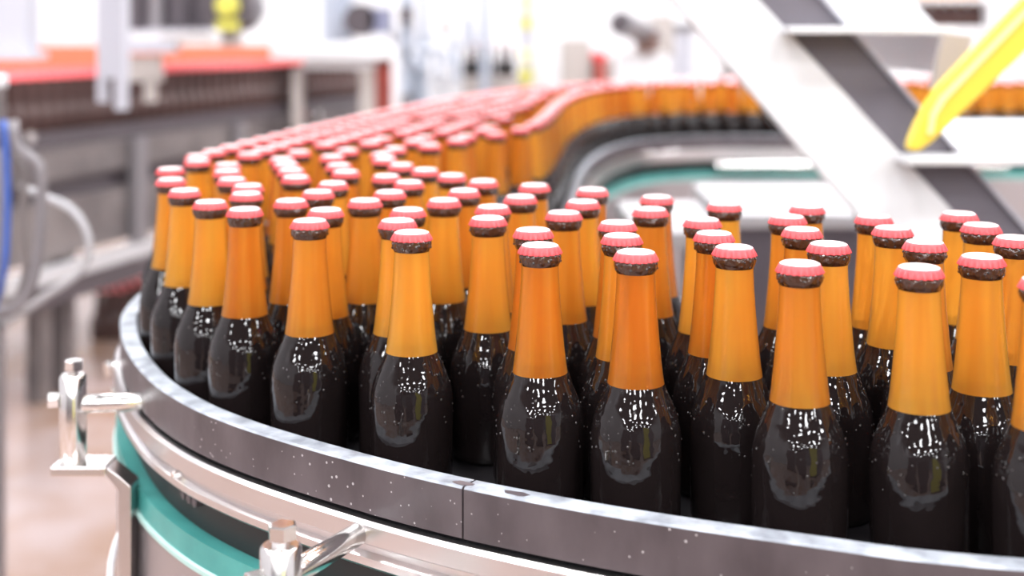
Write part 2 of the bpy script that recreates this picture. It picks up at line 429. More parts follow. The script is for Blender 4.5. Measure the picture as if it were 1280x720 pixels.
# clamps that hold the guide rail
def clamp(label, post, z0, z1, r, rod_a, rod_b, rod_r, side_bolt, plate=None):
    e = empty('rail_clamp', (post[0], post[1], z0), label, 'clamp', 'steel clamps holding the guide rail')
    x, y = post
    MB().rod((x, y, z0), (x, y, z1), r, 0.002, 28).build('post', M['steel_bright'], e)
    b = MB(); b.cyl((x, y, z1), (x, y, z1 + 0.004), r * 0.42, n=16); b.build('bolt_shank', M['steel'], e)
    b = MB(); hexbolt(b, (x + 0.001, y, z1 + 0.004), (0, 0, 1), r * 0.72, 0.0085); b.build('bolt_head', M['steel_bright'], e)
    MB().rod(rod_a, rod_b, rod_r, 0.001, 22).build('rod', M['steel_bright'], e)
    hexbolt(MB(), side_bolt[0], side_bolt[1], r * 0.62, 0.009).build('side_bolt', M['steel_bright'], e)
    if plate: plate(e)
    return e


k1 = near(outer, on_plane(175, 467, HR)); p1 = outer[k1]
cx, cy = (91 - 640) * 1.06 * K / F, 1.06 * K


def plate_left(e):
    z = 0.857
    MB().prism([(cx - 0.015, z - 0.008), (cx + 0.036, z - 0.008), (cx + 0.036, z + 0.001), (cx - 0.015, z + 0.001)], cy - 0.018, cy + 0.016).build('foot_plate', M['steel_bright'], e, 0.0015)
    b = MB(); b.prism([(cx + 0.034, z + 0.001), (cx + 0.058, z - 0.018), (cx + 0.058, 0.60), (cx + 0.046, 0.60), (cx + 0.046, z - 0.022), (cx + 0.034, z - 0.008)], cy - 0.014, cy + 0.012)
    b.build('bent_arm', M['steel'], e, 0.001)


clamp('steel rail clamp standing clear of the left bend, whole post in view', (cx, cy), 0.857, 0.938, 0.0122, (cx, cy, 0.910), (p1.x + 0.006, p1.y + 0.006, 0.910), 0.0085, ((cx - 0.0115, cy - 0.003, 0.915), (-1, -0.2, 0)), plate_left)
k2 = near(outer, on_plane(440, 574, HR)); p2 = outer[k2]; q2 = outn[k2]
fx, fy = (351 - 640) * 0.735 * K / F, 0.735 * K


def plate_front(e):
    MB().prism([(fx - 0.017, 0.824), (fx + 0.03, 0.824), (fx + 0.03, 0.832), (fx - 0.017, 0.832)], fy - 0.016, fy + 0.10).build('foot_plate', M['steel_bright'], e, 0.0015)


clamp('steel rail clamp cut off by the bottom edge, nearest the camera', (fx, fy), 0.832, 0.926, 0.0135, (fx + 0.004, fy + 0.004, 0.904), (p2.x + 0.006, p2.y + 0.001, 0.886), 0.0082, ((fx - 0.011, fy - 0.007, 0.905), (-0.85, -0.55, 0)), plate_front)
k3 = near(outer, (-0.447, 1.30))
e = empty('rail_screw', (-0.455, 1.24 * K, 0.9), 'small steel screw end poking out at the far left of the rail', 'screw')
MB().rod((-0.425, 1.24 * K, 0.893), (-0.432, 1.232 * K, 0.893), 0.006, 0.001, 14).build('shank', M['steel_bright'], e)
hexbolt(MB(), (-0.432, 1.232 * K, 0.893), (-0.75, -0.65, 0), 0.0085, 0.005).build('head', M['steel_bright'], e)
tag(MB().tube(catmull([P(158, 655, 1.12), P(150, 668, 1.10), P(142, 690, 1.09), P(138, 720, 1.08), P(140, 780, 1.08), P(150, 900, 1.1)], 0.01), 0.0035).build('drain_hose', M['white']), 'thin white hose hanging beside the steel side sheet', 'hose')

# ------------------------------------------------------------------ bottles
HB = 0.200
T = lambda mm: HB - mm / 1000.0
ring_prof = [(0.0142, T(5.0)), (0.0147, T(6.4)), (0.0153, T(7.6)), (0.0157, T(9.2)), (0.0157, T(10.8)), (0.0153, T(12.6)), (0.0145, T(14.2)), (0.0137, T(15.6))]
neck_prof = [(0.0137, T(15.6)), (0.0137, T(18)), (0.0141, T(28)), (0.0150, T(42)), (0.0163, T(58)), (0.0178, T(74)), (0.0192, T(86)), (0.0203, T(93.5))]
body_prof = [(0.0203, T(93.5)), (0.0223, T(99)), (0.0250, T(105)), (0.0276, T(111)), (0.0298, T(117)), (0.0312, T(123)), (0.0320, T(129)), (0.0322, T(136)), (0.0322, T(146)), (0.0319, T(165)), (0.0318, T(193)), (0.0307, T(198)), (0.0274, T(200))]


def bottle_meshes(n):
    a = MB(); a.lathe(ring_prof, n, 1); a.lathe(neck_prof, n, 0)
    b = MB(); b.lathe([(0.0, T(94))] + body_prof[:1], n, 0, False); b.lathe(body_prof, n, 0, True, captop=True)
    return a.mesh('neck', [M['amber'], M['ring']]), b.mesh('body', [M['body']])


def cap_mesh(teeth, per):
    n = teeth * per; c = MB(); rings = []
    for r, z, amp in ((0.0, 0.0, 0), (0.006, 0.0, 0), (0.0118, -0.0002, 0), (0.0134, -0.0010, 0), (0.0142, -0.0024, 0.0001), (0.0149, -0.0042, 0.0005), (0.0156, -0.0064, 0.0010), (0.0157, -0.0069, 0.0010), (0.0146, -0.0067, 0)):
        rings.append([((r + amp * math.cos(2 * math.pi * i / per)) * math.cos(2 * math.pi * i / n), (r + amp * math.cos(2 * math.pi * i / per)) * math.sin(2 * math.pi * i / n), HB + z) for i in range(n)])
    vs = [v for r in rings for v in r]
    for k in range(len(rings) - 1):
        c.add(vs, [], 0)
        base = len(c.v) - len(vs)
        for i in range(n):
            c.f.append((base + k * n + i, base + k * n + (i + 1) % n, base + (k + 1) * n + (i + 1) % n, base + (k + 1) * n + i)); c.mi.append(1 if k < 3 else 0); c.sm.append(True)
    # keep only one copy of the vertices
    d = MB(); d.v = vs; L0 = len(vs)
    for f in c.f: d.f.append(tuple(i % L0 for i in f))
    d.mi = c.mi; d.sm = c.sm
    return d.mesh('crown_cap', [M['cap_red'], M['cap_glare']])


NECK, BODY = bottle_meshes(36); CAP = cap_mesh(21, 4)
def recoloured(me, mats):
    c = me.copy(); c.materials.clear()
    for m in mats: c.materials.append(m)
    return c


NECK_L, BODY_L = bottle_meshes(16); CAP_L = cap_mesh(16, 1)

BODY_S = recoloured(BODY_L, [M['body_dim']]); NECK_D = recoloured(NECK_L, [M['body_dim'], M['ring']]); CAP_R = recoloured(CAP_L, [M['cap_red'], M['cap_red']])  # dark neck copy stands in for necks in shade


def drop_mesh(seed, n=85):
    """beads of water on the shoulder, body and lip of one bottle"""
    r_ = random.Random(seed); d = MB(); prof = body_prof + []
    for k in range(n):
        if r_.random() < 0.2: pr = ring_prof[1:7]
        else: pr = prof[:9]
        i = r_.randrange(len(pr) - 1); t = r_.random()
        rr = pr[i][0] + (pr[i + 1][0] - pr[i][0]) * t; z = pr[i][1] + (pr[i + 1][1] - pr[i][1]) * t
        a = r_.uniform(0, 2 * math.pi); dr = pr[i + 1][0] - pr[i][0]; dz = pr[i][1] - pr[i + 1][1]
        nn = Vector((dz * math.cos(a), dz * math.sin(a), dr)).normalized(); c = Vector((rr * math.cos(a), rr * math.sin(a), z))
        u = nn.orthogonal().normalized(); v = nn.cross(u); s_ = r_.uniform(0.0004, 0.0011); vs = [c + nn * (s_ * 0.6)]
        for rad, h in ((0.6, 0.48), (1.0, 0.0)):
            for q in range(7):
                w_ = 2 * math.pi * q / 7; vs.append(c + u * (s_ * rad * math.cos(w_)) + v * (s_ * rad * math.sin(w_)) + nn * (s_ * h))
        d.add(vs, [(0, 1 + q, 1 + (q + 1) % 7) for q in range(7)] + [(1 + q, 8 + q, 8 + (q + 1) % 7, 1 + (q + 1) % 7) for q in range(7)], 0, True)
    return d.mesh('water_drops', [M['drop']])


DROPS = [drop_mesh(k) for k in range(3)]


def bottle(x, y, z, label, group, low=False):
    e = empty('beer_bottle', (x, y, z), label, 'bottle', group); e.rotation_euler = (0, 0, R.uniform(0, 6.28))
    for nm, me in (('neck', NECK_L if low else NECK), ('body', BODY_L if low else BODY), ('crown_cap', CAP_L if low else CAP)):
        o = bpy.data.objects.new(nm, me); col.objects.link(o); o.parent = e
    if not low:
        o = bpy.data.objects.new('water_drops', DROPS[R.randrange(3)]); col.objects.link(o); o.parent = e; o['kind'] = 'stuff'
    return e


HC = CZ - BELT - HB
near_px = [
    (222.8, 236.6), (215.7, 222.8), (213.0, 209.5), (263, 249.7), (306, 241), (310.5, 230), (307.4, 258.9), (285.4, 223), (284, 212), (283, 202), (247.5, 201),
    (362.5, 249.7), (387.5, 273.5), (406.8, 261), (397.6, 238), (416.3, 227.4), (432.5, 213), (370, 219.7), (364, 211), (358, 203.5), (456.3, 248.8),
    (487, 238.5), (483, 218.5), (481, 197), (514.6, 288.5), (497, 274), (510, 260.4), (555, 248.8), (511.6, 226), (502, 206), (531.5, 209.7), (565, 217.3),
    (604, 224.3), (580, 236.6), (616, 256.4), (610, 270.8), (650.7, 244.2), (668, 229.8), (666.6, 285.5), (675, 304.5), (704.8, 264), (728.5, 250.3), (740.5, 235.3),
    (821, 244.5), (813, 259.7), (771.8, 276.5), (777.3, 292.8), (794.7, 313), (905.7, 253), (878, 272.6), (892.5, 289.7), (917.9, 307),
    (1008.9, 256), (984.4, 269), (1002.4, 284.8), (1036, 303), (999.7, 327), (1093, 269), (1115, 282.7), (1157, 301), (1149, 332),
    (1199, 265), (1227, 279.6), (1226, 318), (1268, 295), (1306, 347)]
pos = [list(on_plane(x, y, HC)) for x, y in near_px]
PIT = 0.0645


def rail_gap(p):
    """distance of a bottle centre from the inside faces of both rails"""
    p = Vector(p); k = near(outer, p); a = -(p - outer[k]).dot(outn[k]) - 0.018
    j = near(inner, p); b = -(p - inner[j]).dot(inn[j]) - 0.018
    return a, b, k, j


# settle the measured places so that no two bottles overlap
pos0 = [tuple(p) for p in pos]
for it in range(160):
    mv = 0
    for i in range(len(pos)):
        for j in range(i):
            dx = pos[i][0] - pos[j][0]; dy = pos[i][1] - pos[j][1]; d = math.hypot(dx, dy)
            if d < PIT:
                s = 0.5 * (PIT - d) / 2 * d / (0.12 * dx * dx + dy * dy + 1e-9); s = min(s, 0.5); mv = max(mv, PIT - d)
                pos[i][0] += dx * s * 0.12; pos[i][1] += dy * s; pos[j][0] -= dx * s * 0.12; pos[j][1] -= dy * s
    for p in pos:
        a, b, k, j = rail_gap(p)
        if a < 0.0325: p[0] -= outn[k].x * (0.0325 - a); p[1] -= outn[k].y * (0.0325 - a)
        if b < 0.0325: p[0] -= inn[j].x * (0.0325 - b); p[1] -= inn[j].y * (0.0325 - b)
n_meas = len(pos)
# the rest of the stream, lane by lane along the outer rail
alls = [tuple(p) for p in pos]; extra = []
start = near(outer, (0.75, 0.66 * K))
kk0 = near(outer, (-0.447, 1.22 * K)); kk1 = near(outer, (2.35, 4.12 * K))


GRID = {}


def put(q):
    GRID.setdefault((int(q[0] // 0.07), int(q[1] // 0.07)), []).append(q); alls.append(q)


for q in pos: GRID.setdefault((int(q[0] // 0.07), int(q[1] // 0.07)), []).append(q)


def free(p, lst=None):
    a = int(p[0] // 0.07); b = int(p[1] // 0.07)
    return all((p[0] - q[0]) ** 2 + (p[1] - q[1]) ** 2 >= 0.0646 ** 2 for i in (-1, 0, 1) for j in (-1, 0, 1) for q in GRID.get((a + i, b + j), ()))


LANE = {}


def try_place(p, lane):
    if p.y < 1.28 * K or p.x > 2.3 or not free(p, alls): return
    a, b, _, j = rail_gap(p)
    if b < 0.034 or a < 0.032 or abs(inner[j].y - p.y) > 0.6: return
    q = (p.x, p.y); put(q); extra.append(q); LANE[q] = lane


i0 = near(inner, (0.09, 1.94 * K)); i1 = near(inner, (2.4, 3.5 * K))
for k in range(i0, i1):
    for t in (0.0, 0.25, 0.5, 0.75): try_place(inner[k].lerp(inner[k + 1], t) - inn[k] * 0.0555, 'innermost')
for lane in range(9):
    for k in range(kk0, kk1):
        for t in (0.0, 0.25, 0.5, 0.75):
            try_place(outer[k].lerp(outer[k + 1], t) - outn[k] * (0.0555 + lane * 0.0572), ('outermost', 'second', 'third', 'fourth', 'fifth', 'sixth', 'seventh', 'eighth', 'ninth')[lane])
# holes that are left between the lanes
for iy in range(250):
    for ix in range(250):
        p = Vector((-0.45 + ix * 0.0112, (1.30 + iy * 0.0115) * K))
        if free(p): try_place(p, 'middle')
# the bottles still arriving at the right, beside the picture
for lane in range(6):
    for k in range(near(outer, (0.47, 0.655 * K)), near(outer, (0.62, 0.652 * K)), -1):
        p = outer[k] - outn[k] * (0.056 + lane * 0.056)
        if p.x < 0.455 or not free(p, alls) or rail_gap(p)[1] < 0.034: continue
        put((p.x, p.y)); extra.append((p.x, p.y))
print('bottles', n_meas, len(extra))

# names for the rows: by distance from the outer rail, then along the picture
rows = {}
for i, p in enumerate(pos):
    a = rail_gap(p)[0]; r = min(5, max(0, int((a - 0.030) / 0.052)))
    rows.setdefault(r, []).append(i)
row_name = ['in the front row against the outer rail', 'in the second row from the outer rail', 'in the third row from the outer rail', 'in the fourth row from the outer rail', 'in the fifth row from the outer rail', 'in the innermost row by the inner rail']
for r, ids in rows.items():
    ids.sort(key=lambda i: pos[i][0] / pos[i][1])
    for q, i in enumerate(ids):
        o_ = LN[q] + ' from left' if q < len(LN) else 'number %d from left' % (q + 1)
        bottle(pos[i][0], pos[i][1], BELT, 'red-capped brown beer bottle, %s %s' % (o_, row_name[r]), 'beer bottles on the curved conveyor')
extra.sort(key=lambda p: p[1])
STUFF = []
NIND = 190
cnt = {}; rcnt = 0
for i, p in enumerate(extra):
    if i < NIND:
        if p[1] > 1.25 * K:
            ln = LANE[p]; q = cnt.get(ln, 0); cnt[ln] = q + 1
            if q < 20: lab = 'red-capped bottle on the far bend, %s lane from outside, %s from its near end' % (ln, LN[q])
            else: lab = 'blurred red-capped bottle far along the %s lane of the far bend' % ln
            if ln in ('outermost', 'innermost'): lab = lab.replace(' from outside', '')
        else:
            lab = 'red-capped bottle just past the right picture edge, %s nearest' % LN[rcnt]; rcnt += 1
        bottle(p[0], p[1], BELT, lab, 'beer bottles on the far bend' if p[1] > 1.25 * K else 'beer bottles beside the right edge', low=p[1] > 1.7 * K)
    else:
        STUFF.append((p[0], p[1], BELT))


def stuff_bottles(name, lst, label, dim=False, n=10):
    """many far bottles in one mesh"""
    a = MB()
    for x, y, z in lst:
        for prof, mi in ((ring_prof, 1), (neck_prof[::2] + neck_prof[-1:], 2 if dim else 0), (body_prof[::2] + body_prof[-1:], 2)):
            b = MB(); b.lathe(prof, n, mi); a.add([(v[0] + x, v[1] + y, v[2] + z) for v in b.v], b.f, mi, True)
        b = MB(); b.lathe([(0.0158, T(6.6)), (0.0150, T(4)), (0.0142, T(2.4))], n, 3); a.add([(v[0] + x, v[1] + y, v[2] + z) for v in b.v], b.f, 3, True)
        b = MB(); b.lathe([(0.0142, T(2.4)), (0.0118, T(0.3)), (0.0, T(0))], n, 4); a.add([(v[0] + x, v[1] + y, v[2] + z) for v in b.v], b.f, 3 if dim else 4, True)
    o = a.build(name, [M['amber'], M['ring'], M['body_dim'] if dim else M['body'], M['cap_red'], M['cap_glare']])
    return tag(o, label, 'bottles', kind='stuff')


if STUFF:
    stuff_bottles('distant_bottles', STUFF, 'long blurred line of red-capped brown bottles on the far straight conveyor')

# ------------------------------------------------------------------ second conveyor, left background
D2 = Vector((0.62, 1.90)).normalized(); N2 = Vector((-D2.y, D2.x))      # along the line, away from the camera
O2 = Vector((-1.62, 3.76))


def c2(s, t, z): p = O2 + D2 * s + N2 * t; return Vector((p.x, p.y * K, z))


def bar2(mb, s0, s1, t0, t1, z0, z1, mi=0):
    vs = [c2(s, t, z) for z in (z0, z1) for s, t in ((s0, t0), (s1, t0), (s1, t1), (s0, t1))]
    return mb.add(vs, [(0, 3, 2, 1), (4, 5, 6, 7), (0, 1, 5, 4), (1, 2, 6, 5), (2, 3, 7, 6), (3, 0, 4, 7)], mi)


c2e = empty('straight_conveyor', c2(0.6, 0.2, 0), 'long grey straight conveyor with dark red-capped bottles, blurred at left', 'conveyor')
S0, S1 = -1.1, 2.7
bar2(MB(), S0, S1, 0, 0.85, 0.87, 0.90).build('belt', M['belt'], c2e)
bar2(MB(), S0, S1, -0.02, 0.0, 0.86, 0.915).build('guide_rail', M['dark'], c2e)
bar2(MB(), S0, S1, -0.015, 0.01, 0.75, 0.855).build('side_panel', M['warmgrey'], c2e)
bar2(MB(), S0, S1, 0.02, 0.05, 0.68, 0.75).build('recess', M['dark'], c2e)
bar2(MB(), S0, S1, -0.01, 0.02, 0.485, 0.68).build('side_panel', M['warmgrey'], c2e)
bar2(MB(), S0 - 0.1, 0.75, -0.06, -0.02, 0.415, 0.465).build('lower_beam', M['steel_soft'], c2e)
bar2(MB(), S0 - 0.1, 0.75, -0.045, -0.02, 0.335, 0.41).build('lower_rail', M['dark'], c2e)
for s in (-0.75, 0.1, 0.22, 1.0, 1.9):
    bar2(MB(), s, s + 0.055, 0.0, 0.06, 0, 0.49).build('leg', M['warmgrey'], c2e)
for s in (-0.35, 0.55, 1.25):
    bar2(MB(), s, s + 0.07, -0.05, -0.016, 0.40, 0.86).build('post', M['grey'], c2e)
for x, y in ((313, 161), (428, 143), (458, 143), (28, 172)):
    s = (x - 28) / 430.0 * 2.0
    p = c2(s, -0.03, 0); Z = p.y; p.z = CZ - (y - HY) * Z / F
    b = MB(); b.cyl(p, p + Vector((-N2.x * 0.02, -N2.y * 0.02, 0)), 0.02, n=14); b.build('panel_bolt', M['steel_bright'], c2e)
lst = []
for lane in range(13):
    k = 0
    while True:
        s = S0 + 0.05 + k * 0.0645 + (0.032 if lane % 2 else 0); k += 1
        if s > S1 - 0.06: break
        p = c2(s, 0.055 + lane * 0.058, BELT)
        lst.append((p.x, p.y, BELT))
stuff_bottles('background_bottles', lst, 'packed dark bottles with bright red caps on the straight grey conveyor', True)

# orange-brown board behind that conveyor
b = MB()
pb(b, -120, 57, 392, 100, 6.9, 0.05)
tag(b.build('orange_board', M['orange']), 'long orange-brown board standing behind the red-capped bottles', 'board')
b = MB()

# white posts and fittings, upper left
e = empty('machine_post', P(138, 0, 3.55) * 1.0, 'pale lilac machine post with a forked lower end, left of centre', 'post')
pb(MB(), 121, -500, 154, 98, 3.55, 0.07).build('column', M['lilac'], e)
pb(MB(), 121, 98, 131, 128, 3.55, 0.05).build('fork_tine', M['lilac'], e)
pb(MB(), 143, 98, 155, 138, 3.55, 0.05).build('fork_tine', M['lilac'], e)
e = empty('machine_post', P(15, 0, 3.2), 'wide pale lilac machine post at the left picture edge', 'post')
pb(MB(), -30, -500, 32, 74, 3.2, 0.1).build('column', M['lilac'], e)
pb(MB(), -30, 66, 36, 75, 3.17, 0.15).build('collar', M['lilac'], e)
e = empty('drive_unit', P(200, 40, 4.7), 'dark grey drive unit with upright cylinders, above the conveyor bottles', 'machine')
pb(MB(), 154, -60, 262, 36, 4.85, 0.3).build('case', M['dark'], e)
for x in (172, 195, 222):
    a = P(x, -60, 4.75); c = P(x, 38 - (x - 172) * 0.12, 4.75)
    MB().cyl(c, a, 0.032, n=16).build('cylinder', M['hosegrey'] if x == 195 else M['dark'], e)
pb(MB(), 150, 37, 240, 42, 4.6, 0.3).build('shelf', M['lilac'], e)
e = empty('motor', P(285, 40, 4.5), 'round dark motor with yellow-green hub at upper left', 'motor')
c = P(284, 8, 4.5)
MB().cyl(c, c + Vector((0, 0.25, 0)), 0.1, n=32).build('casing', M['dark'], e)
MB().cyl(c + Vector((0, -0.03, 0)), c, 0.035, 0.05, n=24).build('hub', M['lime'], e)
b = MB(); b.box(c.x - 0.04, c.x + 0.05, c.y - 0.02, c.y, c.z - 0.095, c.z - 0.055); b.build('label_plate', M['lime'], e)
pb(MB(), 276, 36, 296, 58, 4.55, 0.1).build('foot', M['beige'], e)
e = empty('bracket_arm', P(200, 60, 4.2), 'pale grey bracket arm with beige plate beside the lilac post', 'bracket')
pb(MB(), 150, 50, 214, 66, 4.2, 0.12).build('arm', M['lilac'], e)
pb(MB(), 200, 44, 262, 52, 4.25, 0.12).build('arm', M['beige'], e)
pb(MB(), 158, 70, 200, 102, 4.22, 0.05).build('plate', M['beige'], e)
pb(MB(), 180, 100, 192, 128, 4.22, 0.05).build('plate', M['beige'], e)
# white cover plates above the end of the line, red post
e = empty('white_cover', P(415, 70, 5.3), 'white horizontal cover plate above the conveyor end', 'cover')
pb(MB(), 338, 55, 490, 73, 5.3, 0.4).build('plate', M['white'], e)
pb(MB(), 378, 73, 462, 86, 5.35, 0.3).build('plate', M['white'], e)
pf(MB(), 365, 86, 376, 5.36, 0.1).build('leg', M['beige'], e)
pf(MB(), 449, 86, 466, 5.36, 0.1).build('leg', M['beige'], e)
e = empty('red_post', P(477, 152, 5.75), 'brick-red upright post at the end of the grey conveyor', 'post')
pf(MB(), 467, 76, 488, 5.75, 0.08).build('column', M['redpost'], e)
pb(MB(), 464, 71, 490, 76, 5.72, 0.12).build('cap', M['beige'], e)

# ------------------------------------------------------------------ machines in the middle background
e = empty('filling_machine', P(510, 100, 7.0), 'pale blue-grey machine with dark motors, blurred in the middle background', 'machine')
for x0, x1 in ((402, 416), (500, 516), (524, 534), (600, 612)):
    pf(MB(), x0, -300, x1, 7.0, 0.08).build('frame_post', M['paleblue'], e)
pb(MB(), 416, -40, 440, 52, 7.2, 0.1).build('cabinet', M['paleblue'], e)
a = P(450, 25, 7.0); MB().cyl(a, a + Vector((0, 0.4, 0)), 0.1, n=24).build('motor', M['dark'], e)
pb(MB(), 462, 10, 485, 42, 7.0, 0.3).build('gearbox', mat('slate_blue_paint', (0.22, 0.23, 0.34), 0.5), e)
pb(MB(), 500, 8, 514, 28, 6.9, 0.1).build('switch_box', M['dark'], e)
pb(MB(), 488, 40, 600, 56, 7.3, 0.2).build('crossbar', M['white'], e)
pb(MB(), 505, 85, 535, 140, 7.1, 0.3).build('cabinet', M['glasspanel'], e)
pb(MB(), 540, 92, 578, 150, 7.1, 0.3).build('cabinet', M['white'], e)
pb(MB(), 500, 118, 514, 150, 6.9, 0.1).build('valve', M['grey'], e)
pb(MB(), 548, 30, 566, 40, 6.9, 0.1).build('valve', M['beige'], e)
pf(MB(), 576, 95, 650, 7.2, 0.3).build('table', M['beige'], e)
b = MB(); [pb(b, 505 + i * 16, 60 + (i % 3) * 9, 512 + i * 16, 74 + (i % 3) * 9, 7.0, 0.08) for i in range(1)]
b.build('small_fitting', M['paleblue'], e)
for x0, y0, x1, y1, r in ((520, 62, 560, 66, 0.018), (545, 60, 548, 96, 0.02), (568, 48, 571, 100, 0.025), (512, 72, 530, 84, 0.03), (585, 20, 588, 60, 0.03), (556, 76, 575, 80, 0.03)):
    MB().cyl(P(x0, y0, 6.95), P(x1, y1, 6.95), r, n=12).build('pipe', M['paleblue'], e)
# bottles standing on that machine's table
for q, (x, Z) in enumerate(((584, 7.25), (595, 7.3), (612, 7.35), (626, 7.25), (638, 7.3))):
    p = P(x, 95, Z)
    o = empty('beer_bottle', (p.x, p.y, p.z), 'tiny red-capped bottle, %s from left, on the far machine table' % LN[q], 'bottle', 'bottles on the far machine table')
    for nm, me in (('neck', NECK_D), ('body', BODY_L), ('crown_cap', CAP_R)):
        c = bpy.data.objects.new(nm, me); col.objects.link(c); c.parent = o
e = empty('hazard_column', P(657, 130, 6.5), 'white column with yellow and dark bands in the middle background', 'column')
pf(MB(), 664, -300, 702, 6.6, 0.15).build('column', M['white'], e)
for i, y in enumerate((-12, 22, 62, 84)):
    pb(MB(), 650, y, 664, y + (24, 14, 12, 22)[i], 6.55, 0.05).build('yellow_band', M['lime' if i % 2 else 'yellow_pale'], e)
    pb(MB(), 650, y + (24, 14, 12, 22)[i], 664, (22, 62, 84, 130)[i], 6.56, 0.05).build('grey_band', M['lilac'], e)
e = empty('packing_cabinet', P(722, 112, 6.0), 'beige cabinet with red-topped stack beside the white column', 'cabinet')
pf(MB(), 704, 50, 738, 6.0, 0.4).build('cabinet_body', M['beige'], e)
pf(MB(), 742, 74, 770, 6.05, 0.3).build('cabinet_body', M['beige'], e)
pb(MB(), 740, 66, 758, 75, 5.98, 0.3).build('red_top', M['cap_red'], e)
pb(MB(), 744, 75, 757, 112, 5.97, 0.1).build('dark_front', M['redpost'], e)
e = empty('camera_unit', P(800, 118, 5.2), 'white inspection unit carrying a dark cylinder and brown block', 'machine')
a = P(776, 29, 5.0); c = P(814, 46, 5.4)
MB().cyl(a, c, 0.052, n=24).build('cylinder', M['grey'], e)
MB().cyl(a + Vector((-0.002, -0.012, 0)), a, 0.036, 0.045, n=24).build('lens', M['dark'], e)
pb(MB(), 798, 38, 822, 64, 5.25, 0.15).build('block', mat('brown_block_paint', (0.20, 0.11, 0.09), 0.5), e)
pb(MB(), 815, 20, 842, 70, 5.5, 0.15).build('back_plate', M['beige'], e)
pf(MB(), 774, 64, 832, 5.3, 0.3).build('pedestal', M['white'], e)
e = empty('grey_panel', P(855, 100, 5.8), 'tall grey door panel in a white cabinet left of the stairs', 'cabinet')
pf(MB(), 838, -200, 902, 5.85, 0.4).build('cabinet_body', M['white'], e)
pb(MB(), 845, 36, 865, 99, 5.82, 0.04).build('door', M['lilac'], e)
pb(MB(), 842, 30, 868, 37, 5.8, 0.05).build('header', M['grey'], e)
e = empty('wall_rack', P(918, 100, 6.2), 'grey rack with dark shelf seen past the left edge of the stairs', 'rack')
pf(MB(), 896, 62, 936, 6.2, 0.3).build('rack_body', M['beige'], e)
pb(MB(), 896, 90, 936, 98, 6.17, 0.05).build('shelf', M['grey'], e)

# upper right: crate of dark bottles on a high shelf behind the stairs
e = empty('bottle_shelf', P(1190, 40, 5.5), 'high white shelf with brown bottles seen above the yellow rail', 'shelf')
pb(MB(), 1120, 33, 1270, 40, 5.4, 0.4).build('board', M['white'], e)
pb(MB(), 1120, -2, 1270, 3, 5.4, 0.4).build('board', M['white'], e)
pf(MB(), 1236, -300, 1262, 5.38, 0.1).build('upright', M['white'], e)
pf(MB(), 1128, -300, 1138, 5.38, 0.1).build('upright', M['white'], e)
for q in range(7):
    p = P(1144 + q * 14.5, 33, 5.47)
    o = empty('beer_bottle', (p.x, p.y, p.z), 'tiny brown bottle, %s from left, on the high white shelf' % LN[q], 'bottle', 'bottles on the high shelf')
    for nm, me in (('body', BODY_S), ('neck', NECK_L), ('crown_cap', CAP_R)):
        c = bpy.data.objects.new(nm, me); col.objects.link(c); c.parent = o

# ------------------------------------------------------------------ steps over the line, right
st = empty('crossover_steps', (0.7, 1.9 * K, 0), 'white steel steps with dark grey inner web rising to the left', 'stairs')


def pp(poly, Z, d, name, m, bev=0.0):
    MB().prism([(P(x, y, Z).x, P(x, y, Z).z) for x, y in poly], Z * K, Z * K + d).build(name, m, st, bev)


ZS = 1.74
# stringer edges in the picture: x = xl + (y) * k
pp([(840 - 0.86 * 300, -300), (949 - 0.917 * 300, -300), (949 + 0.917 * 1070, 1070), (840 + 0.859 * 1070, 1070)], ZS, 0.03, 'stringer', M['white'], 0.002)
pp([(947 - 0.917 * 300, -300), (1031 - 0.885 * 300, -300), (1031 + 0.885 * 1060, 1060), (947 + 0.917 * 1060, 1060)], ZS + 0.012, 0.02, 'stringer_web', M['dgrey'])  # web plate in a darker grey than the stringer
pp([(1029 - 0.885 * 300, -300), (1034 - 0.885 * 300, -300), (1034 + 0.885 * 1070, 1070), (1029 + 0.885 * 1070, 1070)], ZS, 0.035, 'stringer_lip', M['lilac'])
# far stringer
pp([(1122 - 0.9 * 300, -300), (1140 - 0.9 * 300, -300), (1140 + 0.9 * 92, 92), (1122 + 0.9 * 92, 92)], 2.42, 0.03, 'stringer', M['white'])
for i in range(-3, 4):
    y = 33 + i * 165.0; x0 = 988 + i * 146; x1 = x0 + (210 if i == 0 else 480 if i == 1 else 215)
    a = P(x0, y, 1.68); c = P(x1, y + 9, 1.68)
    b = MB(); b.box(a.x, c.x, 1.68 * K, 2.42 * K, c.z, a.z); b.build('landing' if i == 1 else 'tread', M['white'], st, 0.002)
    # folded front edge of each tread
    b = MB(); b.box(c.x - 0.006, c.x, 1.68 * K, 2.42 * K, c.z - 0.06, c.z - 0.001); b.build('tread_nosing', M['white'], st)
pp([(1180, 42), (1216, 46), (1196, 112), (1166, 112)], 1.66, 0.02, 'bracket_plate', M['beige'])
pp([(960, -30), (1090, -30), (1090, 31), (986, 31)], 1.80, 0.02, 'riser_plate', M['white'])
# yellow hand rail, flat bar with a rounded lower end
yr = empty('yellow_handrail', P(1142, 188, 1.56), 'yellow flat handrail with rounded end slanting up at right', 'handrail')
ypoly = [(1137, 189), (1138, 178), (1146, 158), (1158, 133), (1172, 112), (1420, -150), (1440, -118), (1420, -84), (1280, 67), (1166, 178), (1150, 189)]
MB().prism([(P(x, y, 1.56).x, P(x, y, 1.56).z) for x, y in ypoly], 1.56 * K, 1.56 * K + 0.025).build('bar', M['yellow'], yr, 0.004)
rib = [(1160, 168), (1164, 144), (1176, 122), (1420, -133), (1424, -127), (1182, 126), (1170, 146), (1166, 168)]
MB().prism([(P(x, y, 1.555).x, P(x, y, 1.555).z) for x, y in rib], 1.555 * K, 1.562 * K).build('raised_edge', M['yellow_pale'], yr)

